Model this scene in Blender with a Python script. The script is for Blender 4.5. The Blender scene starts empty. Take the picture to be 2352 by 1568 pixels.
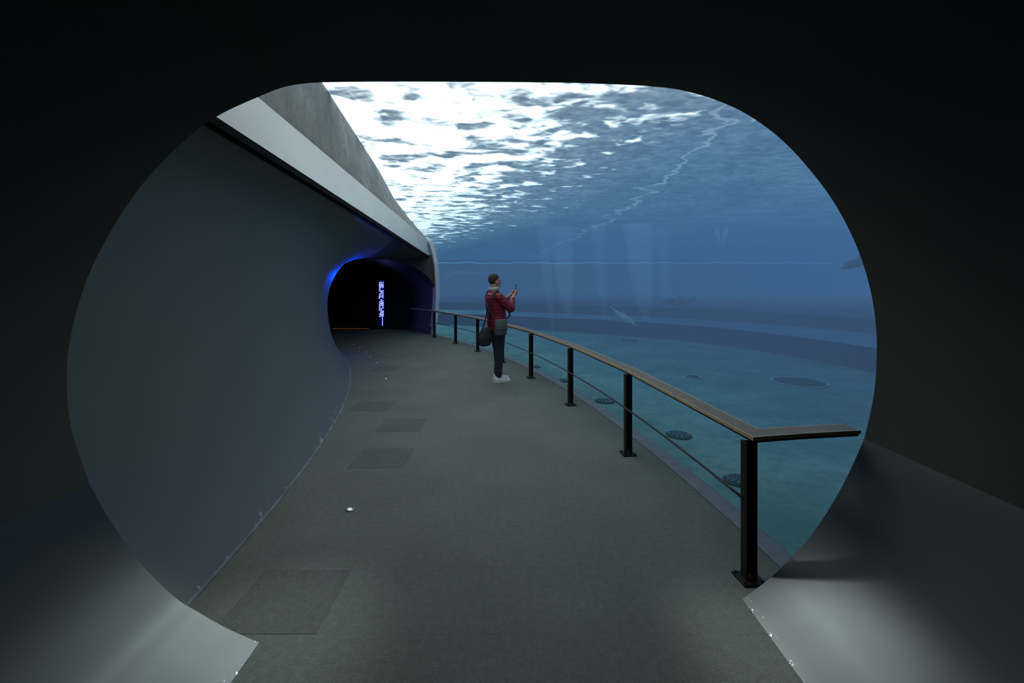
import bpy, bmesh, math, random
from mathutils import Vector, Matrix
random.seed(4)
S=bpy.context.scene
try:
    S.view_settings.view_transform='Standard'; S.view_settings.look='None'
except Exception: pass
COL=S.collection
CX,CY=-23.02,0.83
F=1045.0; H=1.65
def PT(t,R,z): return (CX+R*math.cos(t),CY+R*math.sin(t),z)
def TH(Y,R): return math.asin((Y-CY)/R)

# ------------------------------------------------------------------ materials
def newmat(n):
    m=bpy.data.materials.new(n); m.use_nodes=True
    nt=m.node_tree; b=nt.nodes['Principled BSDF']; return m,nt,b
def L(nt,a,b): nt.links.new(a,b)
def pos(nt): return nt.nodes.new('ShaderNodeNewGeometry').outputs['Position']
def noise(nt,scale,detail=3,vec=None,dist=0,rough=.5):
    n=nt.nodes.new('ShaderNodeTexNoise'); n.inputs['Scale'].default_value=scale
    n.inputs['Detail'].default_value=detail; n.inputs['Distortion'].default_value=dist
    n.inputs['Roughness'].default_value=rough
    L(nt,vec if vec else pos(nt),n.inputs['Vector']); return n.outputs['Fac']
def ramp(nt,fac,stops):
    r=nt.nodes.new('ShaderNodeValToRGB'); e=r.color_ramp.elements
    while len(e)<len(stops): e.new(.5)
    for i,(p,c) in enumerate(stops):
        e[i].position=p; e[i].color=(c[0],c[1],c[2],1) if not isinstance(c,(int,float)) else (c,c,c,1)
    L(nt,fac,r.inputs['Fac']); return r.outputs['Color']
def math_(nt,op,a,b=None,clamp=False):
    n=nt.nodes.new('ShaderNodeMath'); n.operation=op; n.use_clamp=clamp
    for i,v in enumerate((a,b)):
        if v is None: continue
        if isinstance(v,(int,float)): n.inputs[i].default_value=v
        else: L(nt,v,n.inputs[i])
    return n.outputs[0]
def mixc(nt,fac,a,b):
    n=nt.nodes.new('ShaderNodeMix'); n.data_type='RGBA'
    for s,v in ((n.inputs[0],fac),(n.inputs[6],a),(n.inputs[7],b)):
        if isinstance(v,(int,float)): s.default_value=v
        elif isinstance(v,tuple): s.default_value=(v[0],v[1],v[2],1)
        else: L(nt,v,s)
    return n.outputs[2]
def bump(nt,b,h,strength=.2,dist=.01):
    n=nt.nodes.new('ShaderNodeBump'); n.inputs['Strength'].default_value=strength
    n.inputs['Distance'].default_value=dist
    L(nt,h,n.inputs['Height']); L(nt,n.outputs[0],b.inputs['Normal'])
def simple(n,c,rough=.6,metal=0,var=.15,scale=8,bmp=0,bs=60,emis=None,es=0,spec=None):
    m,nt,b=newmat(n)
    f=noise(nt,scale,3)
    c2=tuple(x*(1-var) for x in c); c3=tuple(min(1,x*(1+var)) for x in c)
    L(nt,ramp(nt,f,[(.3,c2),(.7,c3)]),b.inputs['Base Color'])
    b.inputs['Roughness'].default_value=rough; b.inputs['Metallic'].default_value=metal
    if spec is not None: b.inputs['Specular IOR Level'].default_value=spec
    if bmp: bump(nt,b,noise(nt,bs,2),bmp,.005)
    if emis:
        b.inputs['Emission Color'].default_value=(*emis,1); b.inputs['Emission Strength'].default_value=es
    return m

def carpet(n,c,grid=True):
    m,nt,b=newmat(n); p=pos(nt)
    f1=noise(nt,140,2); f2=noise(nt,1.2,3); f3=noise(nt,26,3)
    a=ramp(nt,f1,[(.3,tuple(x*.78 for x in c)),(.7,tuple(x*1.22 for x in c))])
    k=ramp(nt,f2,[(.3,.9),(.7,1.08)])
    mu=nt.nodes.new('ShaderNodeMix'); mu.data_type='RGBA'; mu.blend_type='MULTIPLY'; mu.inputs[0].default_value=1
    L(nt,a,mu.inputs[6]); L(nt,k,mu.inputs[7]); col=mu.outputs[2]
    k2=ramp(nt,f3,[(.3,.9),(.7,1.08)])
    mu=nt.nodes.new('ShaderNodeMix'); mu.data_type='RGBA'; mu.blend_type='MULTIPLY'; mu.inputs[0].default_value=1
    L(nt,col,mu.inputs[6]); L(nt,k2,mu.inputs[7]); col=mu.outputs[2]
    if grid:
        br=nt.nodes.new('ShaderNodeTexBrick'); br.offset=0; br.squash=1
        mp=nt.nodes.new('ShaderNodeMapping'); mp.inputs['Location'].default_value=(.11,.36,0)
        L(nt,p,mp.inputs['Vector']); L(nt,mp.outputs[0],br.inputs['Vector'])
        br.inputs['Scale'].default_value=1; br.inputs['Brick Width'].default_value=.5; br.inputs['Row Height'].default_value=.5
        br.inputs['Mortar Size'].default_value=.002; br.inputs['Mortar Smooth'].default_value=.2
        col=mixc(nt,math_(nt,'MULTIPLY',br.outputs['Fac'],.2),col,tuple(x*.4 for x in c))
    L(nt,col,b.inputs['Base Color']); b.inputs['Roughness'].default_value=.95
    b.inputs['Specular IOR Level'].default_value=.15
    bump(nt,b,f1,.35,.004)
    return m
M_carpet=carpet('carpet_green_grey',(.174,.192,.163))
M_carpet_d=carpet('carpet_dark',(.142,.157,.135),False)

def painted(n,c,rough=.42,chip=0,metal=0,spec=.5,bmp=.12,chs=9,ct=.60):
    m,nt,b=newmat(n); p=pos(nt)
    f=noise(nt,.9,4); col=ramp(nt,f,[(.3,tuple(x*.92 for x in c)),(.7,tuple(x*1.08 for x in c))])
    if chip:
        s=nt.nodes.new('ShaderNodeSeparateXYZ'); L(nt,p,s.inputs[0])
        low=math_(nt,'SUBTRACT',1,math_(nt,'MULTIPLY',s.outputs[2],chip),True)
        ch=noise(nt,chs,4,rough=.7); v=math_(nt,'MULTIPLY',low,ramp(nt,ch,[(ct,0.),(ct+.02,1.)]))
        col=mixc(nt,v,col,(.5,.52,.5))
    L(nt,col,b.inputs['Base Color']); L(nt,ramp(nt,noise(nt,3,4),[(.3,rough-.01),(.7,rough+.02)]),b.inputs['Roughness'])
    b.inputs['Metallic'].default_value=metal; b.inputs['Specular IOR Level'].default_value=spec
    if bmp: bump(nt,b,noise(nt,1.6,2),bmp,.03)
    return m
M_wall=painted('painted_slate_wall',(.120,.134,.125),.46,14,spec=.6,bmp=.05)
M_lin_up=painted('tunnel_lining_dark',(.070,.069,.056),.8,0,spec=.15,bmp=0)
M_lin_lo=painted('tunnel_panel_steel_grey',(.048,.052,.050),.40,60,1.0,.5,0,30,.62)
M_soffit=painted('soffit_dark',(.055,.062,.062),.75,0,spec=.2)
M_far=painted('far_tunnel_dark',(.03,.035,.05),.4,0)
M_fascia=simple('fascia_pale_grey',(.42,.46,.46),.5,var=.05,scale=1)
M_black=simple('dark_brown_paint_metal',(.022,.018,.016),.5,.1,.2,20,spec=.25)
M_trim=simple('matte_black_channel',(.006,.007,.008),.95,0,.2,20,spec=.05)
M_wood=simple('handrail_bronze',(.34,.205,.09),.32,.3,.12,18,spec=.5)
M_edge=simple('handrail_worn_edge',(.70,.52,.30),.35,.2,.15,20)
M_silver=simple('silver_frame',(.6,.63,.65),.35,0,.1,5)
M_cable=simple('dark_brown_rod',(.045,.035,.028),.5,.2,.1,30)
M_ledge=simple('ledge_grey',(.20,.22,.24),.7,0,.12,9,.1,60)

def concrete():
    m,nt,b=newmat('wet_concrete')
    f=noise(nt,2.2,6,rough=.7); col=ramp(nt,f,[(.3,(.10,.105,.10)),(.55,(.18,.19,.18)),(.75,(.29,.30,.29))])
    f2=noise(nt,30,3,rough=.7); col=mixc(nt,ramp(nt,f2,[(.5,0.),(.7,.5)]),col,(.08,.085,.08))
    L(nt,col,b.inputs['Base Color']); b.inputs['Roughness'].default_value=.85
    bump(nt,b,noise(nt,18,4),.4,.02); return m
M_conc=concrete()

def glassmat():
    m=bpy.data.materials.new('acrylic_pane'); m.use_nodes=True; nt=m.node_tree; nt.nodes.clear()
    o=nt.nodes.new('ShaderNodeOutputMaterial'); t=nt.nodes.new('ShaderNodeBsdfTransparent')
    t.inputs[0].default_value=(.97,.99,1,1)
    g=nt.nodes.new('ShaderNodeBsdfGlossy'); g.inputs['Roughness'].default_value=.04
    fr=nt.nodes.new('ShaderNodeFresnel'); fr.inputs[0].default_value=1.18
    mx=nt.nodes.new('ShaderNodeMixShader')
    L(nt,math_(nt,'MULTIPLY',fr.outputs[0],.3),mx.inputs[0]); L(nt,t.outputs[0],mx.inputs[1]); L(nt,g.outputs[0],mx.inputs[2])
    L(nt,mx.outputs[0],o.inputs['Surface']); return m
M_glass=glassmat()

def watervol():
    m=bpy.data.materials.new('blue_water_body'); m.use_nodes=True; nt=m.node_tree; nt.nodes.clear()
    o=nt.nodes.new('ShaderNodeOutputMaterial')
    a=nt.nodes.new('ShaderNodeVolumeAbsorption'); a.inputs['Color'].default_value=(0,.46,.60,1); a.inputs['Density'].default_value=.13
    e=nt.nodes.new('ShaderNodeEmission'); k=(.13*.047,.0702*.128,.052*.285); mxx=max(k)  # volume emission stands in for the haze of scattered light
    e.inputs[0].default_value=(k[0]/mxx,k[1]/mxx,k[2]/mxx,1); e.inputs[1].default_value=mxx
    s=nt.nodes.new('ShaderNodeAddShader'); L(nt,a.outputs[0],s.inputs[0]); L(nt,e.outputs[0],s.inputs[1])
    L(nt,s.outputs[0],o.inputs['Volume']); return m
M_vol=watervol()
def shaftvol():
    m=bpy.data.materials.new('painted_shaft_glow'); m.use_nodes=True; nt=m.node_tree; nt.nodes.clear()
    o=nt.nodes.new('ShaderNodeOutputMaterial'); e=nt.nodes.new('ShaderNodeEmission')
    e.inputs[0].default_value=(.6,.85,1,1); e.inputs[1].default_value=.075  # even glow that paints the light shafts into the water
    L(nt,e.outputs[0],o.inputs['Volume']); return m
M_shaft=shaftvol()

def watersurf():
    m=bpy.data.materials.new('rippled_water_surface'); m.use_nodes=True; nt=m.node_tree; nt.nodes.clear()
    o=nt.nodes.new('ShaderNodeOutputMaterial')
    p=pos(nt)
    a=nt.nodes.new('ShaderNodeAttribute'); a.attribute_name='sky_glow'
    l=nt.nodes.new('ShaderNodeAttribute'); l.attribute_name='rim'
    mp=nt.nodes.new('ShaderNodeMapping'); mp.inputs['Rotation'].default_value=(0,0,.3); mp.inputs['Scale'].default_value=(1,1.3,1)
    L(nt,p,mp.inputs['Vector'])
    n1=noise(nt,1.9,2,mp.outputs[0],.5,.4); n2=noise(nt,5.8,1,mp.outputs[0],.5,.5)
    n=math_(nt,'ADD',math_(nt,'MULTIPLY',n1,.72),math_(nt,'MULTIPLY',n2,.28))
    lev=math_(nt,'SUBTRACT',.735,math_(nt,'MULTIPLY',a.outputs['Fac'],.325))  # mask sets where bright sky patches are painted into the emission
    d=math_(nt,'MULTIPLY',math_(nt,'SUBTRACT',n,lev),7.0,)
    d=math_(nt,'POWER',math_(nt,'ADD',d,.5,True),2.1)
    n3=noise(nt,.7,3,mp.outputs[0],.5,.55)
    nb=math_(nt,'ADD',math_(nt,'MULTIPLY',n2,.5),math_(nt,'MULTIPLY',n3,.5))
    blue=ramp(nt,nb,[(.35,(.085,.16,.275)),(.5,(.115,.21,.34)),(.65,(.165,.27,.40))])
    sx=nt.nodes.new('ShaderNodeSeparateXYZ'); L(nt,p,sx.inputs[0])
    deep=math_(nt,'MULTIPLY',math_(nt,'SUBTRACT',sx.outputs[1],9),.06,True)  # distant surface colour painted toward the haze tone
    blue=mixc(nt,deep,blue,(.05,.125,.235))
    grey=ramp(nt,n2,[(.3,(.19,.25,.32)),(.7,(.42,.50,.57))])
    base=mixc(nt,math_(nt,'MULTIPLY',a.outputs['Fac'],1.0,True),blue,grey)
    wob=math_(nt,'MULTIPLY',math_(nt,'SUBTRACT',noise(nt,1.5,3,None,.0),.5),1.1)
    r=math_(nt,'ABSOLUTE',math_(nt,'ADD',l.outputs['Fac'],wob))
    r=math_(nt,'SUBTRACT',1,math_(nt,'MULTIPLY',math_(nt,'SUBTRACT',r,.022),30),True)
    base=mixc(nt,math_(nt,'MULTIPLY',r,.5),base,(.42,.54,.64))  # wavy reflection of the tank edge painted into the colour
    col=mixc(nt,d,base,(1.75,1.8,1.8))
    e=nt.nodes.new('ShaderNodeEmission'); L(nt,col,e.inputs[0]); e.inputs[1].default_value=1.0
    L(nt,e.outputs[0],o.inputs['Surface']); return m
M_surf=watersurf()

def tankfloor():
    m,nt,b=newmat('tank_floor_teal')
    f=noise(nt,1.1,5,rough=.6,dist=.3); f2=noise(nt,9,3,rough=.6)
    c=ramp(nt,f,[(.3,(.14,.30,.29)),(.55,(.21,.39,.37)),(.75,(.30,.49,.45))])
    c=mixc(nt,ramp(nt,f2,[(.45,0.),(.7,.45)]),c,(.11,.24,.23))
    L(nt,c,b.inputs['Base Color']); b.inputs['Roughness'].default_value=.95; b.inputs['Specular IOR Level'].default_value=.1
    bump(nt,b,f2,.4,.03); return m
M_tf=tankfloor()
M_ter=simple('terrace_blue_render',(.03,.12,.22),.95,var=.12,scale=1.5)
M_ter_top=simple('terrace_pale_tread',(.16,.33,.40),.95,var=.15,scale=1.5)
M_back=simple('tank_back_wall',(.02,.10,.18),.95,var=.1,scale=.6)

# ------------------------------------------------------------------ helpers
def mk(name,verts,faces,mat,parent=None,smooth=False,kind=None,label=None,cat=None,group=None):
    me=bpy.data.meshes.new(name); me.from_pydata([tuple(v) for v in verts],[],faces); me.update()
    return mo(name,me,mat,parent,smooth,kind,label,cat,group)
def mo(name,me,mat,parent=None,smooth=False,kind=None,label=None,cat=None,group=None):
    ob=bpy.data.objects.new(name,me)
    for mm in (mat if isinstance(mat,list) else [mat]): me.materials.append(mm)
    COL.objects.link(ob)
    if smooth:
        for p in me.polygons: p.use_smooth=True
    if parent: ob.parent=parent
    tag(ob,kind,label,cat,group); return ob
def tag(ob,kind=None,label=None,cat=None,group=None):
    if kind: ob['kind']=kind
    if label: ob['label']=label
    if cat: ob['category']=cat
    if group: ob['group']=group
def empty(name,loc,label,cat,rot=0,group=None):
    e=bpy.data.objects.new(name,None); e.empty_display_size=.1; e.location=loc; e.rotation_euler=(0,0,rot)
    COL.objects.link(e); tag(e,None,label,cat,group); return e
def grid(rows):
    v=[p for r in rows for p in r]; n=len(rows[0]); f=[]
    for i in range(len(rows)-1):
        for j in range(n-1):
            a=i*n+j; f.append((a,a+1,a+n+1,a+n))
    return v,f
def lerp(x,xs,ys):
    if x<=xs[0]: return ys[0]+(ys[1]-ys[0])*(x-xs[0])/(xs[1]-xs[0])
    for i in range(len(xs)-1):
        if x<=xs[i+1]: return ys[i]+(ys[i+1]-ys[i])*(x-xs[i])/(xs[i+1]-xs[i])
    return ys[-1]+(ys[-1]-ys[-2])*(x-xs[-1])/(xs[-1]-xs[-2])
def frange(a,b,n): return [a+(b-a)*i/(n-1) for i in range(n)]
def bm_to(name,bm,mat,parent=None,smooth=True,**k):
    bmesh.ops.recalc_face_normals(bm,faces=bm.faces)
    me=bpy.data.meshes.new(name); bm.to_mesh(me); bm.free(); return mo(name,me,mat,parent,smooth,**k)
def bbox(bm,c,d,bev=0,rot=None,seg=2):
    r=bmesh.ops.create_cube(bm,size=1); vs=r['verts']
    M=Matrix.Translation(c)@(rot.to_4x4() if rot else Matrix.Identity(4))@Matrix.Diagonal((d[0],d[1],d[2],1))
    bmesh.ops.transform(bm,matrix=M,verts=vs)
    if bev:
        es=list({e for v in vs for e in v.link_edges})
        bmesh.ops.bevel(bm,geom=es,offset=bev,segments=seg,affect='EDGES',profile=.5)
def sphere(bm,c,r,sub=2,rot=None):
    if isinstance(r,(int,float)): r=(r,r,r)
    M=Matrix.Translation(c)@(rot.to_4x4() if rot else Matrix.Identity(4))@Matrix.Diagonal((r[0],r[1],r[2],1))
    bmesh.ops.create_icosphere(bm,subdivisions=sub,radius=1,matrix=M)
def capsule(bm,a,ra,b,rb,sub=2,seg=14):
    a=Vector(a); b=Vector(b); d=b-a
    q=d.to_track_quat('Z','Y').to_matrix().to_4x4()
    bmesh.ops.create_cone(bm,cap_ends=True,segments=seg,radius1=ra,radius2=rb,depth=d.length,matrix=Matrix.Translation((a+b)/2)@q)
    sphere(bm,a,ra*1.0,sub); sphere(bm,b,rb*1.0,sub)
def chain(bm,pts,sub=2,seg=14):
    for i in range(len(pts)-1): capsule(bm,pts[i][0],pts[i][1],pts[i+1][0],pts[i+1][1],sub,seg)
def ringloft(bm,rings,seg=24,e=2.0):
    rs=[]
    for (c,rx,ry) in rings:
        r=[]
        for i in range(seg):
            t=2*math.pi*i/seg; ct,st=math.cos(t),math.sin(t)
            x=abs(ct)**(2/e)*(1 if ct>=0 else -1); y=abs(st)**(2/e)*(1 if st>=0 else -1)
            r.append(bm.verts.new((c[0]+rx*x,c[1]+ry*y,c[2])))
        rs.append(r)
    for a,b in zip(rs,rs[1:]):
        for i in range(seg): bm.faces.new((a[i],a[(i+1)%seg],b[(i+1)%seg],b[i]))
    bm.faces.new(rs[0][::-1]); bm.faces.new(rs[-1])
def remesh(bm,voxel,smooth=4,fac=.5):
    bmesh.ops.recalc_face_normals(bm,faces=bm.faces)
    me=bpy.data.meshes.new('tmp'); bm.to_mesh(me); bm.free()
    ob=bpy.data.objects.new('tmp',me); COL.objects.link(ob)
    r=ob.modifiers.new('r','REMESH'); r.mode='VOXEL'; r.voxel_size=voxel
    if smooth: s=ob.modifiers.new('s','SMOOTH'); s.iterations=smooth; s.factor=fac
    dg=bpy.context.evaluated_depsgraph_get(); dg.update()
    out=bpy.data.meshes.new_from_object(ob.evaluated_get(dg)); bpy.data.objects.remove(ob); return out
def tube(bm,pts,w,h=None,seg=8,close=True):
    h=h or w; pts=[Vector(p) for p in pts]; rs=[]; up=None
    for i,p in enumerate(pts):
        d=(pts[min(i+1,len(pts)-1)]-pts[max(i-1,0)]).normalized()
        if up is None:
            up=Vector((0,0,1)) if abs(d.z)<.9 else Vector((0,1,0))
        s=d.cross(up).normalized(); up=s.cross(d).normalized()
        rs.append([bm.verts.new(p+s*(math.cos(2*math.pi*k/seg)*w)+up*(math.sin(2*math.pi*k/seg)*h)) for k in range(seg)])
    for a,b in zip(rs,rs[1:]):
        for k in range(seg): bm.faces.new((a[k],a[(k+1)%seg],b[(k+1)%seg],b[k]))
    bm.faces.new(rs[0][::-1]); bm.faces.new(rs[-1])
def sweep_rect(path,w,h,z,xoff=0):
    n=len(path); V=[]; Fc=[]
    for i in range(n):
        p=Vector(path[i]); 
        d0=(p-Vector(path[i-1])).normalized() if i>0 else (Vector(path[1])-p).normalized()
        d1=(Vector(path[i+1])-p).normalized() if i<n-1 else d0
        n0=Vector((d0.y,-d0.x)); n1=Vector((d1.y,-d1.x)); m=(n0+n1).normalized(); k=1/max(.4,m.dot(n0))
        for s,zz in ((xoff-w/2,z-h),(xoff+w/2,z-h),(xoff+w/2,z),(xoff-w/2,z)):
            q=p+m*s*k; V.append((q.x,q.y,zz))
    for i in range(n-1):
        a=i*4; b=a+4
        for k in range(4): Fc.append((a+k,a+(k+1)%4,b+(k+1)%4,b+k))
    Fc.append((3,2,1,0)); e=(n-1)*4; Fc.append((e,e+1,e+2,e+3)); return V,Fc

# ------------------------------------------------------------------ floor
TG=.597
cols=frange(21.15,24.65,12)
rows=[[(PT(.02,R,0)[0],-3.0,0) for R in cols]]
rows+=[[PT(t,R,0) for R in cols] for t in frange(.02,1.15,60)]
v,f=grid(rows); mk('floor',v,f,M_carpet,kind='structure',label='grey-green carpet tile walkway curving along the tank')
rows=[]
for t in frange(.055,TG,50):
    rows.append([PT(t,R,z) for R,z in ((24.64,-.02),(24.64,.008),(24.74,.012),(24.78,.012),(24.78,-.3))])
v,f=grid(rows); mk('trim_1',v,f,M_ledge,kind='structure',label='grey ledge strip at the foot of the acrylic pane')

# ------------------------------------------------------------------ curved left wall
def RB(t): return 21.562/(math.cos(t)+.0903*math.sin(t))
def lprof(t,rb):
    out=[(21.42,0),(21.30,.15),(21.19,.35),(21.10,.6),(21.04,.9),(21.02,1.15),(21.02,1.25)]
    rq=min(rb,22.35)
    zt=2.5-.16*min(1,(rb-rq)/1.2)
    for k in range(1,15):
        a=math.pi/2*k/14
        out.append((rq-(rq-21.02)*math.cos(a),1.25+(zt-1.25)*math.sin(a)))
    for k in (.33,.66,1.0): out.append((rq+(rb-rq)*k,zt+(2.5-zt)*k*k))
    return out
rows=[[PT(t,R,z) for R,z in lprof(t,RB(t))] for t in frange(.045,TG,70)]
v,f=grid(rows); wl=mk('wall_left',v,f,[M_wall,M_soffit],smooth=True,kind='structure',label='smooth slate-painted concave corridor wall with chipped lower edge')
nc=len(rows[0])-1
for i,p in enumerate(wl.data.polygons):
    if i%nc>=nc-4: p.material_index=1
rows=[[PT(t,R,z) for R,z in ((21.40,.0),(21.426,.0),(21.425,.012),(21.40,.016))] for t in frange(.06,TG,60)]
v,f=grid(rows); mk('baseboard_left',v,f,simple('worn_base_edge',(.22,.24,.24),.8,0,.25,7,spec=.1),kind='structure',label='worn metal edge along the wall foot')
def beam(name,dr,z0,z1,w,mat,lab):
    rows=[]
    for t in frange(.045,TG+.005,50):
        r=RB(t)+dr
        rows.append([PT(t,r,z0),PT(t,r+w,z0),PT(t,r+w,z1),PT(t,r,z1),PT(t,r,z0)])
    v,f=grid(rows); mk(name,v,f,mat,kind='structure',label=lab)
beam('trim_2',-.02,2.482,2.53,.055,M_trim,'black channel trim along the top of the curved wall')
def RF(t): return RB(t)-.2*(1-min(1,t/TG))
rows=[[PT(t,RB(t)+.02,2.525),PT(t,(RB(t)+RF(t))/2,2.76),PT(t,RF(t),3.0)] for t in frange(.045,TG,50)]
v,f=grid(rows); mk('ceiling',v,f,M_fascia,smooth=True,kind='structure',label='pale grey sloped fascia above the wall')
CXs=lambda y: lerp(y,[1.5,4.7,8.24,11,14.8,20,30],[-1.6,-1.94,-2.41,-2.85,-3.3,-3.65,-4.5])
def BXs(y):
    if y<14.8:
        lo,hi=.0,TG
        for _ in range(30):
            m_=(lo+hi)/2
            if PT(m_,RF(m_),0)[1]<y: lo=m_
            else: hi=m_
        return PT(lo,RF(lo),0)[0]
    return lerp(y,[14.8,20,30],[PT(TG,RF(TG),0)[0],-3.5,-4.4])
rows=[]
for y in frange(1.5,15.5,60):
    rows.append([(BXs(y)-.12,y,2.985),(BXs(y)+.0,y,2.99),(BXs(y)*.6+CXs(y)*.4,y,3.3),(CXs(y),y,3.66),(CXs(y)-.02,y,3.8)])
v,f=grid(rows); mk('wall_concrete',v,f,M_conc,kind='structure',label='weathered concrete tank rim at the waterline')

# ------------------------------------------------------------------ glass canopy
GB=24.90
def gprof(rb,off=0,z0=0.0,zt=3.03):
    out=[(24.76+off,z0),(24.80+off,.25),(24.84+off,.55),(24.88+off,.9),(GB+off,1.3)]
    for k in range(1,15):
        a=math.pi/2*k/14
        out.append((rb+(GB+off-rb)*math.cos(a),1.3+(zt+off-1.3)*math.sin(a)))
    return out
rows=[[PT(t,R,z) for R,z in gprof(RF(t))] for t in frange(.066,TG,60)]
v,f=grid(rows); mk('window_1',v,f,M_glass,smooth=True,kind='structure',label='curved clear acrylic tank pane sweeping overhead')
rows=[]
for R,z in gprof(24.56,zt=3.0):
    w=.10; a=TG-.004; b=TG+.006
    rows.append([PT(a,R-w,z),PT(a,R+.03,z),PT(b,R+.03,z),PT(b,R-w,z),PT(a,R-w,z)])
v,f=grid(rows); mk('trim_4',v,f,M_silver,smooth=False,kind='structure',label='bright silver curved frame where the pane ends')

# ------------------------------------------------------------------ far tunnel
def tprof():
    out=[(21.42,0),(21.19,.35),(21.04,.9),(21.02,1.25)]
    c0=22.93
    for k in range(1,30):
        a=math.pi*k/30; c=math.cos(a); s=math.sin(a)
        out.append((c0-(c0-21.02)*c,1.25+1.13*s**.95))
    out+= [(24.84,1.25),(24.82,.9),(24.75,.35),(24.6,.0)]
    return out
rows=[[PT(t,R,z) for R,z in tprof()] for t in frange(TG,1.15,40)]
v,f=grid(rows); mk('wall_far',v,f,M_far,smooth=True,kind='structure',label='dark glossy lining of the next tunnel')
tp=tprof(); rows=[]
for R,z in tp[3:-3]:
    k=(R-22.93)/1.91
    rows.append([PT(TG,R,z),PT(TG,22.93+k*1.95,max(z,2.56))])
v,f=grid(rows); mk('wall_tunnel_mouth',v,f,M_soffit,kind='structure',label='dark face around the next tunnel mouth')
bm=bmesh.new(); bbox(bm,(-5.35,16.3,1.22),(3.6,.12,2.44))
bm_to('wall_partition',bm,simple('partition_black',(.006,.006,.008),.7),smooth=False,kind='structure',label='black partition across the dark tunnel')
bm=bmesh.new(); bbox(bm,(-5.75,16.22,.03),(1.3,.02,.009))
bm_to('trim_5',bm,simple('amber_strip',(.3,.15,.03),.5,emis=(1,.55,.1),es=.11),smooth=False,kind='structure',label='amber light strip at the partition foot')

# ------------------------------------------------------------------ near tunnel
px=[(1705,1375),(1755,1338),(1800,1298),(1870,1220),(1935,1115),(1985,1008),(2008,900),(2014,790),(2006,700),(1987,620),(1960,548),(1920,472),(1870,402),(1800,325),(1720,265),(1640,228),(1560,206),(1500,199),(1440,195),(1300,190),(1060,188),(820,188),(680,194),(590,224),(485,275),(400,345),(320,432),(255,530),(200,640),(165,760),(153,860),(163,980),(205,1110),(250,1190),(320,1290),(400,1370),(455,1405),(520,1442),(595,1475)]
prof=[]
for x,y in px:
    u=(x-1176)/F; Y=2.232/(1-.1226*u); prof.append(Vector((u*Y,Y,H-(y-650)*Y/F)))
prof[0].z=0; prof[-1].z=0
def catmull(P,n=4):
    out=[]
    for i in range(len(P)-1):
        p0=P[max(i-1,0)];p1=P[i];p2=P[i+1];p3=P[min(i+2,len(P)-1)]
        for k in range(n):
            t=k/n
            out.append(.5*((2*p1)+(-p0+p2)*t+(2*p0-5*p1+4*p2-p3)*t*t+(-p0+3*p1-3*p2+p3)*t**3))
    out.append(P[-1]); return out
def extr(P,y0=-3.0,th=.05):
    inner=P; n=len(P); outp=[]
    for i,p in enumerate(P):
        d=P[min(i+1,n-1)]-P[max(i-1,0)]; nn=Vector((d.z,0,-d.x)).normalized()
        if nn.dot(Vector((p.x,0,p.z-1.3)))<0: nn=-nn
        outp.append(p+nn*th)
    rows=[]
    for i in range(n):
        a=inner[i];b=outp[i]
        rows.append([(a.x,y0,a.z),(a.x,(a.y+y0)/2,a.z),(a.x,a.y,a.z),(b.x,a.y,b.z),(b.x,y0,b.z)])
    return grid(rows)
R5=prof[:6]; Up=prof[5:33]; Lf=prof[32:]
v,f=extr(catmull(R5)); o=mk('wall_right',v,f,M_lin_lo,kind='structure',label='steel-grey curved lower panel of the tunnel, scuffed edge')
v,f=extr(catmull(Up),th=.06); o=mk('wall_vault',v,f,M_lin_up,kind='structure',label='near-black curved tunnel lining')
v,f=extr(catmull(Lf)); o=mk('wall_near',v,f,M_lin_lo,kind='structure',label='steel-grey curved lower panel of the tunnel')
for n_ in ('wall_right','wall_vault','wall_near'):
    for p in bpy.data.objects[n_].data.polygons: p.use_smooth = True
    m_=bpy.data.objects[n_].modifiers.new('e','EDGE_SPLIT'); m_.split_angle=.6
P=catmull(prof[2:-2],2); rows=[]
for p in P:
    d=Vector((p.x,0,p.z-1.2)).normalized()
    q=p+d*2.2; rows.append([(p.x+d.x*.05,p.y-.01,p.z+d.z*.05),(q.x,2.232+.1226*q.x-.01,q.z)])
v,f=grid(rows); mk('wall_bulkhead',v,f,M_trim,kind='structure',label='dark bulkhead around the tunnel mouth')

# ------------------------------------------------------------------ tank
YB=40.0
def Rout(t): return min((YB-.1-CY)/max(.001,math.sin(t)),57.6/max(.001,math.cos(t)))
def rcap(t): return RF(t) if t<TG else 24.9
ths=frange(.072,1.48,80)
vv=[];ff=[];prs=[]
for t in ths:
    rb=rcap(t); o_=.05 if t<TG else .12
    tb=rb-1.2 if t<TG else max(rb-1.2,21)
    p=[(24.82+o_-.05,-.35)]+gprof(rb,o_)+[(tb,3.1),(tb,3.74),(Rout(t),3.74),(Rout(t),-.35)]
    prs.append([PT(t,R,z) for R,z in p])
n=len(prs[0])
for r in prs: vv+=r
for i in range(len(prs)-1):
    for j in range(n):
        a=i*n+j;b=i*n+(j+1)%n; ff.append((a,b,b+n,a+n))
ff.append(tuple(range(n))[::-1]); ff.append(tuple((len(prs)-1)*n+k for k in range(n)))
wv=mk('tank_water',vv,ff,M_vol,label='clear blue aquarium water filling the tank',cat='water',kind='stuff')
bm=bmesh.new(); bm.from_mesh(wv.data); bmesh.ops.recalc_face_normals(bm,faces=bm.faces); bm.to_mesh(wv.data); bm.free()
for x,y,r in ((1.75,16.2,.42),(2.9,15.4,.26),(4.3,15.5,.5),(.9,13.2,.2),(5.6,17,.3)):
    bm=bmesh.new(); ringloft(bm,[((x+.3,y,-.0),r*.15,r*.15),((x+.22,y,.8),r*.5,r*.4),((x+.12,y,1.9),r*.85,r*.7),((x,y,3.68),r*1.1,r*.9)],24)
    bm_to('painted_light_shaft',bm,M_shaft,wv,label='soft glowing volume painted as a light shaft')

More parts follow.
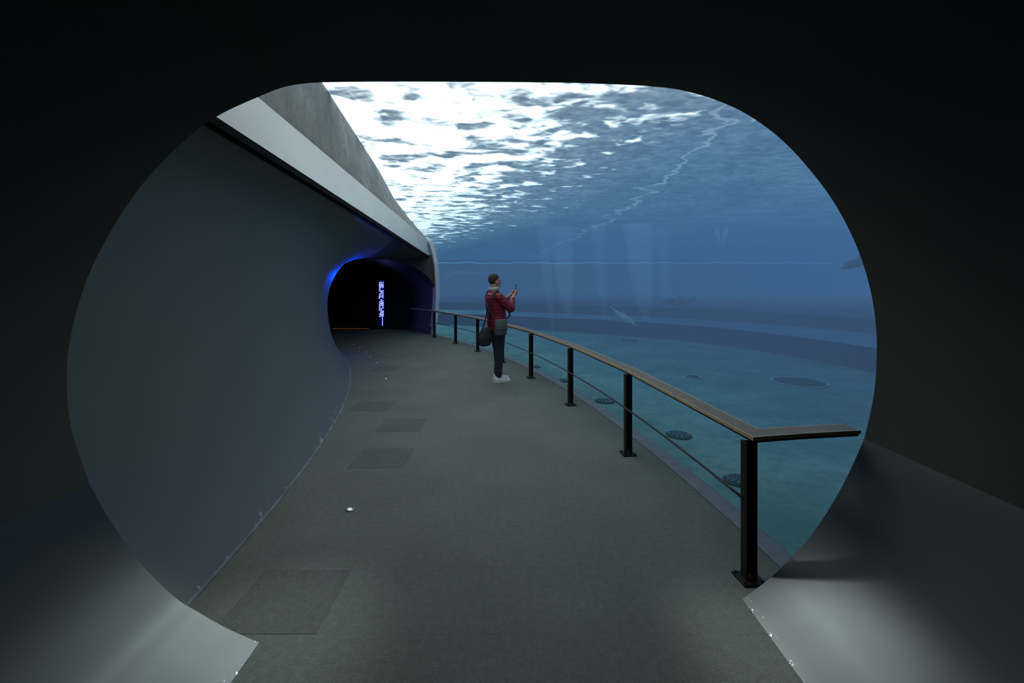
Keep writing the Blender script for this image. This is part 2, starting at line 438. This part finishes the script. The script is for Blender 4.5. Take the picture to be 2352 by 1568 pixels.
Rk=[0,.5,1,1.5,2,2.5,3,3.5,4,4.5,5,6,7,8,10,12,15,18,23,30,40,58]
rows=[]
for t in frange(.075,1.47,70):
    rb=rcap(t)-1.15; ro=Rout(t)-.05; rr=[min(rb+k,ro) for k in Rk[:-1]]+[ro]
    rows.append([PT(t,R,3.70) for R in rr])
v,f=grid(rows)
ws=mk('water_surface',v,f,M_surf,label='rippling water surface seen from below, sky glow painted in',cat='water surface',kind='stuff')
sky_glow=ws.data.attributes.new('sky_glow','FLOAT','POINT'); rim=ws.data.attributes.new('rim','FLOAT','POINT')
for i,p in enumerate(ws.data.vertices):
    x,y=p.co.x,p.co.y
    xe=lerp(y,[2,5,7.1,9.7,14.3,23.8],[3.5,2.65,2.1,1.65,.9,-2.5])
    s=(xe+.8-x)/(3.2+.08*y); sky_glow.data[i].value=max(-.3,min(1.0,s))
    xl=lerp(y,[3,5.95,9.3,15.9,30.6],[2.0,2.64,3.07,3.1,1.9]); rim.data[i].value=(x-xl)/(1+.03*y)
v,f=grid([[(x,y,-.05) for x in frange(-14,34,25)] for y in frange(1.2,YB,25)])
mk('floor_tank',v,f,M_tf,kind='structure',label='algae-tinted teal tank bottom')
Fp=[(-16,16),(-9,18.6),(-3.1,18.7),(.38,16.8),(3.2,15.05),(5.3,13.1),(6.4,10.9),(6.9,8.5),(7.0,7.0),(7.0,4.0),(6.8,1.2)]
Fp=[Vector((a,b,0)) for a,b in Fp]; Fc=catmull(Fp,5)
def off(P,d): 
    out=[]
    for i,p in enumerate(P):
        t=(P[min(i+1,len(P)-1)]-P[max(i-1,0)]).normalized(); nrm=Vector((-t.y,t.x,0))
        out.append(p+nrm*d)
    return out
def terrace(name,P,z0,z1,depth,matr,matt,lab):
    Q=off(P,depth); k=Vector((0,0,1))
    rows=[[p+k*z0,p+k*z1] for p in P]; v,f=grid(rows)
    rows2=[[p+k*z1,q+k*z1] for p,q in zip(P,Q)]; v2,f2=grid(rows2); n=len(v)
    ob=mk(name,v+v2,f+[tuple(i+n for i in q) for q in f2],[matr,matt],kind='structure',label=lab)
    for i,p in enumerate(ob.data.polygons): p.material_index=0 if i<len(f) else 1
terrace('wall_terrace_low',Fc,-.05,.42,2.6,M_ter,M_ter_top,'low blue step around the pool')
terrace('wall_terrace_high',off(Fc,2.4),.40,.76,26,M_ter,M_ter,'second blue step and shelf of the pool')
v,f=grid([[(x,YB,z) for x in frange(-20,36,15)] for z in frange(0,3.8,5)]); mk('wall_tank_back',v,f,M_back,kind='structure',label='distant blue tank wall')
bm=bmesh.new(); tube(bm,[(x,YB-.15,3.42+.03*math.sin(x*1.1)+.03*math.sin(x*2.9)) for x in frange(-7,28,160)],.03); bm_to('waterline_glow_line',bm,simple('waterline_glow',(.6,.7,.75),.6,emis=(.6,.8,.9),es=1.1),kind='structure',label='thin glowing line painted as the pale waterline on the distant tank wall')  # emissive tube, glow painted in so the waterline shows through haze
v,f=grid([[(34.7,y,z) for y in frange(1,YB,15)] for z in frange(0,3.8,5)]); mk('wall_tank_side',v,f,M_back,kind='structure',label='distant blue tank side wall')

M_dk=simple('fitting_dark',(.05,.12,.13),.8); M_pale=simple('fitting_pale_rim',(.30,.48,.48),.8)
def fitting(x,y,z0,r,bolts,lab):
    e=empty('suction_flange' if bolts else 'floor_drain',(x,y,z0),lab,'flange' if bolts else 'drain',group='round fittings on the tank bottom')
    bm=bmesh.new(); bmesh.ops.create_cone(bm,cap_ends=True,segments=40,radius1=r,radius2=r*.94,depth=.02,matrix=Matrix.Translation((0,0,.01)))
    bmesh.ops.create_cone(bm,cap_ends=True,segments=40,radius1=r*.72,radius2=r*.7,depth=.01,matrix=Matrix.Translation((0,0,.022)))
    bm_to('plate',bm,M_dk,e,False)
    bm=bmesh.new()
    tube(bm,[(math.cos(a)*r*1.08,math.sin(a)*r*1.08,.008) for a in frange(0,2*math.pi,41)],.012 if bolts else .03,.008)
    bm_to('rim',bm,M_dk if bolts else M_pale,e,True)
    if bolts:
        for k in range(bolts):
            a=2*math.pi*k/bolts; bm=bmesh.new()
            bmesh.ops.create_cone(bm,cap_ends=True,segments=6,radius1=.011,radius2=.010,depth=.012,matrix=Matrix.Translation((math.cos(a)*r*.87,math.sin(a)*r*.87,.026)))
            bm_to('bolt',bm,M_pale,e,False)
for x,y,r in ((1.95,3.9,.11),(1.86,5.07,.12),(1.33,6.53,.12),(.90,7.9,.10),(.47,9.2,.09)):
    fitting(x,y,-.05,r,12,'dark round bolted flange on the tank bottom by the pane')
fitting(4.93,7.8,-.05,.38,0,'large dark oval-looking drain with pale rim on the tank bottom')
fitting(3.25,8.2,-.05,.12,0,'small dark drain on the tank bottom')
fitting(3.45,13.4,-.05,.28,0,'dark drain cover near the pool steps')

# ------------------------------------------------------------------ railing
post_t=[TH(y,24.4) for y in (2.535,4.39,6.16,7.91)]+[.362,.4288,.4941,.5609]
rail=empty('guard_railing',PT(post_t[0],24.4,0),'dark metal guard railing with bronze-brown handrail beside the tank','railing')
ox,oy,_=rail.location
def loc(v): return [(a-ox,b-oy,c) for a,b,c in v]
pth=[(1.97,2.64),(1.60,2.585)]+[PT(t,24.44,0)[:2] for t in post_t]+[PT(.635,24.4,0)[:2]]
v,f=sweep_rect(pth,.11,.022,.815); hr=mk('handrail',loc(v),f,M_wood,rail)
v,f=sweep_rect(pth,.092,.014,.792); mk('rail_support',loc(v),f,M_black,rail)
v,f=sweep_rect(pth,.008,.020,.8155,-.057); mk('rail_edge',loc(v),f,M_edge,rail)
v,f=sweep_rect(pth,.008,.020,.8155,.057); mk('rail_edge',loc(v),f,M_edge,rail)
for t in post_t:
    bm=bmesh.new(); x,y,_=PT(t,24.4,0); rot=Matrix.Rotation(t,3,'Z')
    c=Vector((x-ox,y-oy,0))
    rr=lambda a,b,z: c+rot@Vector((a,b,z))
    bbox(bm,rr(-.026,0,.385),(.011,.06,.77),.002,rot); bbox(bm,rr(.026,0,.385),(.011,.06,.77),.002,rot)
    bbox(bm,rr(0,.01,.40),(.04,.018,.74),0,rot)
    bbox(bm,rr(0,0,.006),(.13,.13,.012),.002,rot)
    for a,b in ((-.05,-.045),(.05,-.045),(-.05,.045),(.05,.045)): bmesh.ops.create_cone(bm,cap_ends=True,segments=8,radius1=.008,radius2=.007,depth=.012,matrix=Matrix.Translation(rr(a,b,.017)))
    bm_to('post',bm,M_black,rail,False)
bm=bmesh.new(); tube(bm,[PT(t,24.37,.45) for t in frange(post_t[0],.635,60)],.008); 
bmesh.ops.translate(bm,verts=bm.verts,vec=(-ox,-oy,0)); bm_to('lower_rod',bm,M_cable,rail,label='thin dark brown lower rod')

# ------------------------------------------------------------------ carpet tiles, floor lights
for x0,y0 in ((-1.42,2.14),(-1.47,4.06),(-1.53,5.05),(-2.12,5.87),(-2.7,8.5)):
    bm=bmesh.new(); bbox(bm,(x0+.25,y0+.24,.0004),(.5,.48,.0016)); bm_to('carpet_tile',bm,M_carpet_d,smooth=False,label='darker replacement carpet tile set in the walkway',cat='carpet tile',group='dark carpet tiles')
M_chrome=simple('chrome_ring',(.35,.35,.36),.35,1)
for i,(x,y) in enumerate(((-1.18,3.315),(-2.17,7.84),(-2.8,9.42),(-3.15,10.1),(-3.5,10.9),(-3.9,11.65),(-4.25,12.2))):
    col=(1,.95,.9) if i<2 else (1,.45,.25)
    sc=1 if i<2 else .8
    e=empty('floor_light',(x,y,0),'small round recessed floor light glowing '+('white' if i<2 else 'orange'),'floor light',group='recessed floor lights')
    bm=bmesh.new(); tube(bm,[(math.cos(a)*.027*sc,math.sin(a)*.027*sc,.003) for a in frange(0,2*math.pi,25)],.007,.004); bm_to('ring',bm,M_chrome,e)
    bm=bmesh.new(); bmesh.ops.create_cone(bm,cap_ends=True,segments=20,radius1=.018*sc,radius2=.014*sc,depth=.006,matrix=Matrix.Translation((0,0,.003)))
    bm_to('lens',bm,simple('lens_glow',(.4,.4,.4),.4,emis=col,es=.6 if i<2 else 1.2),e)

# ------------------------------------------------------------------ blue sign + lamp
sg=empty('light_sign',(-4.66,16.21,0),'vertical glowing blue text sign on the black partition','sign')
M_neon=simple('blue_letter_glow',(.1,.1,.5),.5,emis=(.26,.30,1.0),es=3.4)
bm=bmesh.new(); bbox(bm,(.02,.0,.95),(.19,.03,1.62),.004); bm_to('panel',bm,simple('sign_panel_blue',(.004,.004,.05),.4,emis=(.0,.005,.3),es=.15),sg,False)
for k,txt in enumerate(('NEI MARI UBRO BEI','NEL BLU DEI MARI','VESCO NEL VASCO TI')):
    z=1.70; words=txt.split(); tot=len(txt)
    for wd in words:
        cu=bpy.data.curves.new('txt','FONT'); cu.body=wd; cu.size=.066; cu.extrude=.004; cu.align_x='LEFT'
        tob=bpy.data.objects.new('tmp',cu); COL.objects.link(tob)
        bpy.context.view_layer.update(); me=bpy.data.meshes.new_from_object(tob); bpy.data.objects.remove(tob)
        w=max(vx.co.x for vx in me.vertices); ln=1.24*len(wd)/tot
        for vx in me.vertices: vx.co.x*=ln/w
        ob=mo('lettering',me,M_neon,sg); ob.rotation_euler=(math.radians(90),math.radians(90),0); ob.location=(.045-.058*k,-.022,z); ob['label']='glowing blue-white word'
        z-=ln+1.24/tot
bm=bmesh.new(); bbox(bm,(.05,-.02,.28),(.012,.01,.30)); bm_to('light_bar',bm,M_neon,sg,False)
bm=bmesh.new(); bbox(bm,(-6.15,16.22,1.1),(.13,.02,.13),.003); bm_to('wall_plaque',bm,simple('plaque_grey',(.05,.05,.06),.5),smooth=False,label='small dim grey plaque on the black partition',cat='plaque')
def spot(p,tgt,col,e,ang,bl=.6,r=.0,nm='blue_spot'):
    l=bpy.data.lights.new(nm,'SPOT'); l.energy=e; l.color=col; l.spot_size=math.radians(ang); l.spot_blend=bl; l.shadow_soft_size=r
    o=bpy.data.objects.new(nm,l); COL.objects.link(o); o.location=p
    o.rotation_euler=(Vector(tgt)-Vector(p)).to_track_quat('-Z','Y').to_euler()
spot(PT(.66,22.75,1.6),PT(.44,21.05,1.4),(.0,.05,1),250,48,1.0)
spot(PT(.66,22.4,1.6),PT(.60,24.8,1.5),(.0,.03,1),22,90,.9)
# added spots without fixtures, giving the tunnel end panels their sheen
spot((-.30,4.7,2.45),(1.27,1.85,-.05),(.88,.96,1),250,15,1.0,.14,nm='added_panel_spot')
spot((-.10,4.9,2.45),(-1.25,1.8,.05),(.84,.95,1),215,23,1.0,.1,nm='added_panel_spot')

# ------------------------------------------------------------------ dolphins
def dolphin_mesh():
    bm=bmesh.new()
    xs=[(-.92,.012,.03),(-.80,.03,.05),(-.6,.06,.085),(-.35,.12,.135),(-.05,.165,.175),(.25,.165,.175),(.5,.14,.15),(.64,.115,.12),(.72,.06,.055),(.82,.035,.03),(.9,.02,.018)]
    zc=[.10,.07,.03,0,-.01,0,.0,-.01,-.035,-.045,-.05]
    rs=[]
    for (x,ry,rz),z in zip(xs,zc):
        rs.append([bm.verts.new((x,ry*math.cos(a),z+rz*math.sin(a))) for a in [2*math.pi*k/14 for k in range(14)]])
    for a,b in zip(rs,rs[1:]):
        for k in range(14): bm.faces.new((a[k],a[(k+1)%14],b[(k+1)%14],b[k]))
    bm.faces.new(rs[0][::-1]); bm.faces.new(rs[-1])
    def fin(ps,th):
        t=[bm.verts.new(Vector(p)+Vector(th)) for p in ps]; b=[bm.verts.new(Vector(p)-Vector(th)) for p in ps]
        n=len(ps); bm.faces.new(t); bm.faces.new(b[::-1])
        for i in range(n): bm.faces.new((t[i],b[i],b[(i+1)%n],t[(i+1)%n]))
    fin([(.05,0,.14),(-.06,0,.26),(-.17,0,.33),(-.16,0,.24),(-.2,0,.12)],(0,.012,0))
    for s in (1,-1):
        fin([(.42,s*.11,-.08),(.30,s*.26,-.17),(.18,s*.36,-.24),(.2,s*.24,-.17),(.27,s*.11,-.1)],(0,0,.01))
        fin([(-.85,0,.1),(-.93,s*.12,.12),(-1.08,s*.25,.13),(-1.04,s*.12,.12),(-1.0,0,.11)],(0,0,.01))
    return remesh(bm,.018,2)
dm=dolphin_mesh()
M_dol=simple('dolphin_pale_grey',(.6,.66,.68),.6,var=.08); M_dold=simple('dolphin_dark_grey',(.16,.26,.32),.6)
M_dolp=simple('dolphin_pale_glow',(.6,.65,.67),.6,var=.05,emis=(.4,.65,.9),es=.16)  # last material glows to lift its dolphins above the light they get
def dol(X,Y,Z,s,rot,mat,lab):
    me=dm.copy(); me.materials.clear(); ob=mo('dolphin',me,mat,None,True,label=lab,cat='dolphin',group='dolphins in the tank'); ob.location=(X,Y,Z); ob.scale=(s,)*3; ob.rotation_euler=rot
dol(3.2,13,.68,.5,(0,math.radians(28),math.radians(-35)),M_dol,'pale dolphin gliding low over the tank bottom')
dol(6.35,14,3.1,.34,(math.radians(15),math.radians(-72),math.radians(200)),M_dolp,'pale glowing dolphin shape standing for a reflection in the surface')  # this and the next stand in for a dolphin mirrored in the surface
dol(6.6,14.1,3.15,.34,(math.radians(-20),math.radians(-105),math.radians(170)),M_dolp,'second pale glowing dolphin shape standing for a surface reflection')
dol(9.9,13.0,2.25,.7,(0,math.radians(15),math.radians(190)),M_dold,'dim dolphin silhouette in deep blue water')
dol(5.9,16.2,1.0,.7,(0,0,math.radians(180)),M_dold,'faint dolphin cruising level above the steps')

# ------------------------------------------------------------------ person
PX,PY=-.22,7.66; PROT=math.radians(25)
per=empty('person',(PX,PY,0),'person in dark red puffer jacket and navy jeans raising a phone','person',PROT)
M_skin=simple('skin',(.48,.28,.20),.55,var=.08,scale=20)
M_hair=simple('hair_dark_brown',(.03,.021,.016),.8,0,.4,90,.4,200)
M_jack=simple('jacket_burgundy',(.21,.007,.03),.42,0,.08,14,.1,90)
M_jean=simple('jeans_navy',(.022,.030,.055),.85,0,.3,40,.2,200)
M_shoe=simple('shoe_white',(.88,.89,.9),.5,0,.05,30)
M_sole=simple('sole_white',(.72,.73,.74),.6); M_collar=simple('collar_grey_knit',(.45,.48,.5),.9,0,.2,60)
sh=[(-.085,s*.185,1.42) for s in(-1,1)]; el=[(.11,s*.25,1.23) for s in(-1,1)]; wr=[(.225,s*.085,1.425) for s in(-1,1)]
HZ=.045; HX=-.02
bm=bmesh.new()
sphere(bm,(-.085,0,1.705),(.098,.077,.098),3); sphere(bm,(-.045,0,1.655),(.068,.060,.085),3)
chain(bm,[((-.02,0,1.60),.032),((-.005,0,1.598),.026)])
chain(bm,[((.012,0,1.685),.010),((.036,0,1.655),.014)])
chain(bm,[((.018,-.014,1.628),.008),((.018,.014,1.628),.008)])
chain(bm,[((.004,-.03,1.705),.012),((.004,.03,1.705),.012)])
for s in(-1,1): sphere(bm,(-.075,s*.078,1.665),(.020,.010,.032))
chain(bm,[((-.09,0,1.62),.056),((-.085,0,1.50),.060)])
ringloft(bm,[((-.03,0,.86),.11,.15),((-.03,0,.97),.125,.165),((-.04,0,1.1),.105,.145),((-.06,0,1.25),.115,.165),((-.075,0,1.38),.11,.175),((-.085,0,1.46),.08,.12),((-.085,0,1.5),.055,.06)])
FX=(.0,.055)
for i,s in enumerate((-1,1)):
    chain(bm,[(sh[i],.055),(el[i],.042),(wr[i],.027)])
    chain(bm,[((-.03,s*.09,.90),.088),((-.015+FX[i]*.6,s*.085,.50),.056),((-.045+FX[i],s*.085,.10),.04)])
    capsule(bm,(-.04+FX[i],s*.085,.06),.035,(.09+FX[i],s*.095,.045),.03)
    pc=Vector((.29+HX,s*.062,1.425+HZ))
    capsule(bm,wr[i],.025,pc,.022); sphere(bm,(.298+HX,s*.058,1.435+HZ),(.022,.016,.042),2)
    for k in range(4):
        z=1.468-.021*k+HZ; ln=(1,1.08,1.0,.8)[k]
        chain(bm,[((.305+HX,s*.058,z),.0095),((.332+HX,s*.055,z+.008),.009),((.346+HX,s*(.055-.022*ln),z+.010),.008),((.344+HX,s*(.055-.042*ln),z+.006),.0075)],1,8)
    chain(bm,[((.285+HX,s*.055,1.43+HZ),.0115),((.30+HX,s*.042,1.462+HZ),.0105),((.309+HX,s*.022,1.485+HZ),.009)],1,8)
me=remesh(bm,.0055,3,.4); body=mo('body',me,M_skin,per,True)
body['label']='bare head and hands of the standing figure'
for s in(-1,1):
    bm=bmesh.new(); sphere(bm,(.005,s*.03,1.69),.0105); bm_to('eye',bm,simple('eye_dark',(.04,.03,.03),.2),per)
bm=bmesh.new(); sphere(bm,(-.092,0,1.712),(.100,.081,.097),4)
dele=[v for v in bm.verts if v.co.z<1.745-.9*max(0,-.015-v.co.x) and not (v.co.x<-.10 and v.co.z>1.635)]
bmesh.ops.delete(bm,geom=dele,context='VERTS')
for v_ in bm.verts: v_.co+=Vector((random.uniform(-1,1),random.uniform(-1,1),random.uniform(-1,1)))*.0015
h=bm_to('hair',bm,M_hair,per); md=h.modifiers.new('s','SOLIDIFY'); md.thickness=.006; md.offset=-1
bm=bmesh.new()
ringloft(bm,[((-.035,0,.86),.135,.185),((-.035,0,.90),.155,.205),((-.04,0,1.0),.158,.205),((-.045,0,1.12),.15,.195),((-.065,0,1.26),.16,.208),((-.08,0,1.38),.15,.21),((-.088,0,1.45),.115,.165),((-.088,0,1.50),.082,.095),((-.085,0,1.535),.075,.081)])
for i in(0,1): chain(bm,[(sh[i],.082),(el[i],.066),((wr[i][0]-.02,wr[i][1]+(-1,1)[i]*.02,wr[i][2]-.045),.044)])
me=remesh(bm,.010,4,.5); me.update()
for v_ in me.vertices:
    n_=v_.normal; c=v_.co
    if abs(c.y)<.17 or c.x<-.02:  ph=c.z
    else: ph=(c.x*.5+abs(c.y)*-.2+c.z*.6)
    if c.z<1.5: v_.co=c+n_*(.0065*(abs(math.sin(ph*math.pi/.055))**.6)-.003)
jk=mo('jacket',me,M_jack,per,True,label='dark red quilted puffer jacket')
bm=bmesh.new(); tube(bm,[(-.085+math.cos(a)*.072,math.sin(a)*.076,1.552+.012*math.cos(a)) for a in frange(0,2*math.pi,33)],.010,.034); bm_to('collar',bm,M_collar,per,label='pale grey collar')
bm=bmesh.new()
ringloft(bm,[((-.03,0,.82),.125,.165),((-.03,0,.90),.135,.175),((-.03,0,.98),.125,.165)])
for i,s in enumerate((-1,1)):
    chain(bm,[((-.03,s*.088,.86),.105),((-.02+FX[i]*.6,s*.085,.50),.073),((-.035+FX[i],s*.085,.28),.062),((-.045+FX[i],s*.085,.115),.056)])
    for z in(.14,.19,.25): tube(bm,[(-.043+FX[i]+math.cos(a)*.056,s*.085+math.sin(a)*.056,z+.012*math.sin(a*2+z*20)) for a in frange(0,2*math.pi,17)],.010)
me=remesh(bm,.010,4,.5); mo('trousers',me,M_jean,per,True,label='slim navy jeans bunched at the ankles')
for i,s in enumerate((-1,1)):
    dx=FX[i]; bm=bmesh.new(); cx=-.03+dx; y=s*.09
    rings=[(-.085,.032,.075),(-.07,.040,.085),(-.03,.042,.10),(.02,.042,.095),(.07,.045,.070),(.12,.047,.052),(.165,.042,.044),(.19,.025,.034)]
    rs=[]
    for x,w,hh in rings: rs.append([bm.verts.new((cx+x,y+w*math.cos(a),max(.018,.018+hh*math.sin(a)))) for a in frange(0,math.pi,11)]+[bm.verts.new((cx+x,y,.018))])
    n=len(rs[0])
    for a,b in zip(rs,rs[1:]):
        for k in range(n): bm.faces.new((a[k],a[(k+1)%n],b[(k+1)%n],b[k]))
    bm.faces.new(rs[0][::-1]); bm.faces.new(rs[-1])
    shoe=bm_to('shoe',bm,M_shoe,per,label='white low sneaker')
    bm=bmesh.new()
    out=[(-.092,.025),(-.07,.043),(-.02,.045),(.05,.048),(.12,.051),(.17,.045),(.2,.024)]
    loop=[(cx+a,y+b) for a,b in out]+[(cx+a,y-b) for a,b in out[::-1]]
    lo=[bm.verts.new((a,b,.001)) for a,b in loop]; hi=[bm.verts.new((a,b,.026)) for a,b in loop]
    bm.faces.new(lo[::-1]); bm.faces.new(hi)
    for k in range(len(lo)): bm.faces.new((lo[k],lo[(k+1)%len(lo)],hi[(k+1)%len(lo)],hi[k]))
    so=bm_to('sole',bm,M_sole,shoe,False)
    for k in range(4):
        bm=bmesh.new(); x=cx+.035+.022*k; tube(bm,[(x,y-.03,.088-.010*k),(x+.004,y,.108-.012*k),(x,y+.03,.088-.010*k)],.004); bm_to('lace',bm,M_collar,shoe)
RZ=Matrix.Rotation(PROT,4,'Z')
def pw(p): q=RZ@Vector(p); return (q.x+PX,q.y+PY,q.z)
ph=empty('phone',pw((.325+HX,0,1.50+HZ)),'black smartphone held upright with a lit screen','phone',PROT)
bm=bmesh.new(); bbox(bm,(0,0,0),(.009,.078,.155),.003); bm_to('case',bm,simple('phone_black',(.01,.01,.012),.5),ph,False)
bm=bmesh.new(); bbox(bm,(-.0052,0,0),(.001,.068,.138)); bm_to('screen',bm,simple('phone_screen',(.03,.05,.07),.6,emis=(.25,.4,.5),es=.2,var=.4,scale=30),ph,False)
M_bag=simple('bag_grey_canvas',(.09,.095,.095),.85,0,.2,50,.2,150); M_bagd=simple('bag_black',(.02,.02,.022),.7,0,.2,30,.1,90)
b1=empty('messenger_bag',pw((-.09,-.275,.80)),'grey canvas messenger bag hanging at the hip','bag',PROT)
bm=bmesh.new(); bbox(bm,(0,0,.13),(.20,.075,.25),.02,None,3); bm_to('bag_body',bm,M_bag,b1)
bm=bmesh.new(); bbox(bm,(0,-.042,.175),(.205,.012,.165),.005,None,2); bbox(bm,(0,-.0,.256),(.205,.085,.012),.005,None,2); bm_to('flap',bm,simple('bag_flap_grey',(.12,.127,.127),.8),b1)
bm=bmesh.new(); bbox(bm,(0,-.050,.12),(.15,.005,.005)); bm_to('zipper',bm,simple('zip_grey',(.25,.26,.27),.5),b1,False)
bm=bmesh.new(); tube(bm,[(-.085+.0,0,.25),(-.12,.075,.35),(-.14,.225,.48),(-.12,.355,.62),(-.06,.415,.705),(.005,.425,.742),(.095,.395,.69),(.158,.31,.58),(.205,.18,.42),(.195,.06,.32),(.09,0,.25)],.016,.005); bm_to('strap',bm,M_bagd,b1)
b2=empty('shoulder_bag',pw((-.30,-.10,.62)),'black slouchy shoulder bag hanging behind the hip','bag',PROT)
bm=bmesh.new(); ringloft(bm,[((0,0,0),.06,.045),((0,0,.03),.105,.075),((0.01,0,.14),.12,.08),((.02,0,.25),.09,.055),((.03,0,.31),.07,.03)],20,2.6)
me=remesh(bm,.012,4); mo('bag_body',me,M_bagd,b2,True)
bm=bmesh.new(); tube(bm,[(-.03,0,.30),(.01,-.03,.46),(.035,-.05,.62),(.07,-.065,.76),(.125,-.07,.86),(.215,-.07,.90)],.012,.004); 
tube(bm,[(.08,0,.30),(.07,-.05,.46),(.07,-.07,.62),(.10,-.085,.74),(.145,-.09,.85),(.215,-.10,.895)],.012,.004); bm_to('strap',bm,M_bagd,b2)

# ------------------------------------------------------------------ world, camera
w=bpy.data.worlds.new('w'); S.world=w; w.use_nodes=True
w.node_tree.nodes['Background'].inputs[0].default_value=(.5,.7,1,1); w.node_tree.nodes['Background'].inputs[1].default_value=.001
cam=bpy.data.cameras.new('cam'); co=bpy.data.objects.new('cam',cam); COL.objects.link(co)
co.location=(0,0,H); co.rotation_euler=(math.radians(90),0,0)
cam.sensor_width=36; cam.sensor_fit='HORIZONTAL'; cam.lens=36*F/2352; cam.shift_y=-134/2352; cam.clip_start=.05; cam.clip_end=200
S.camera=co
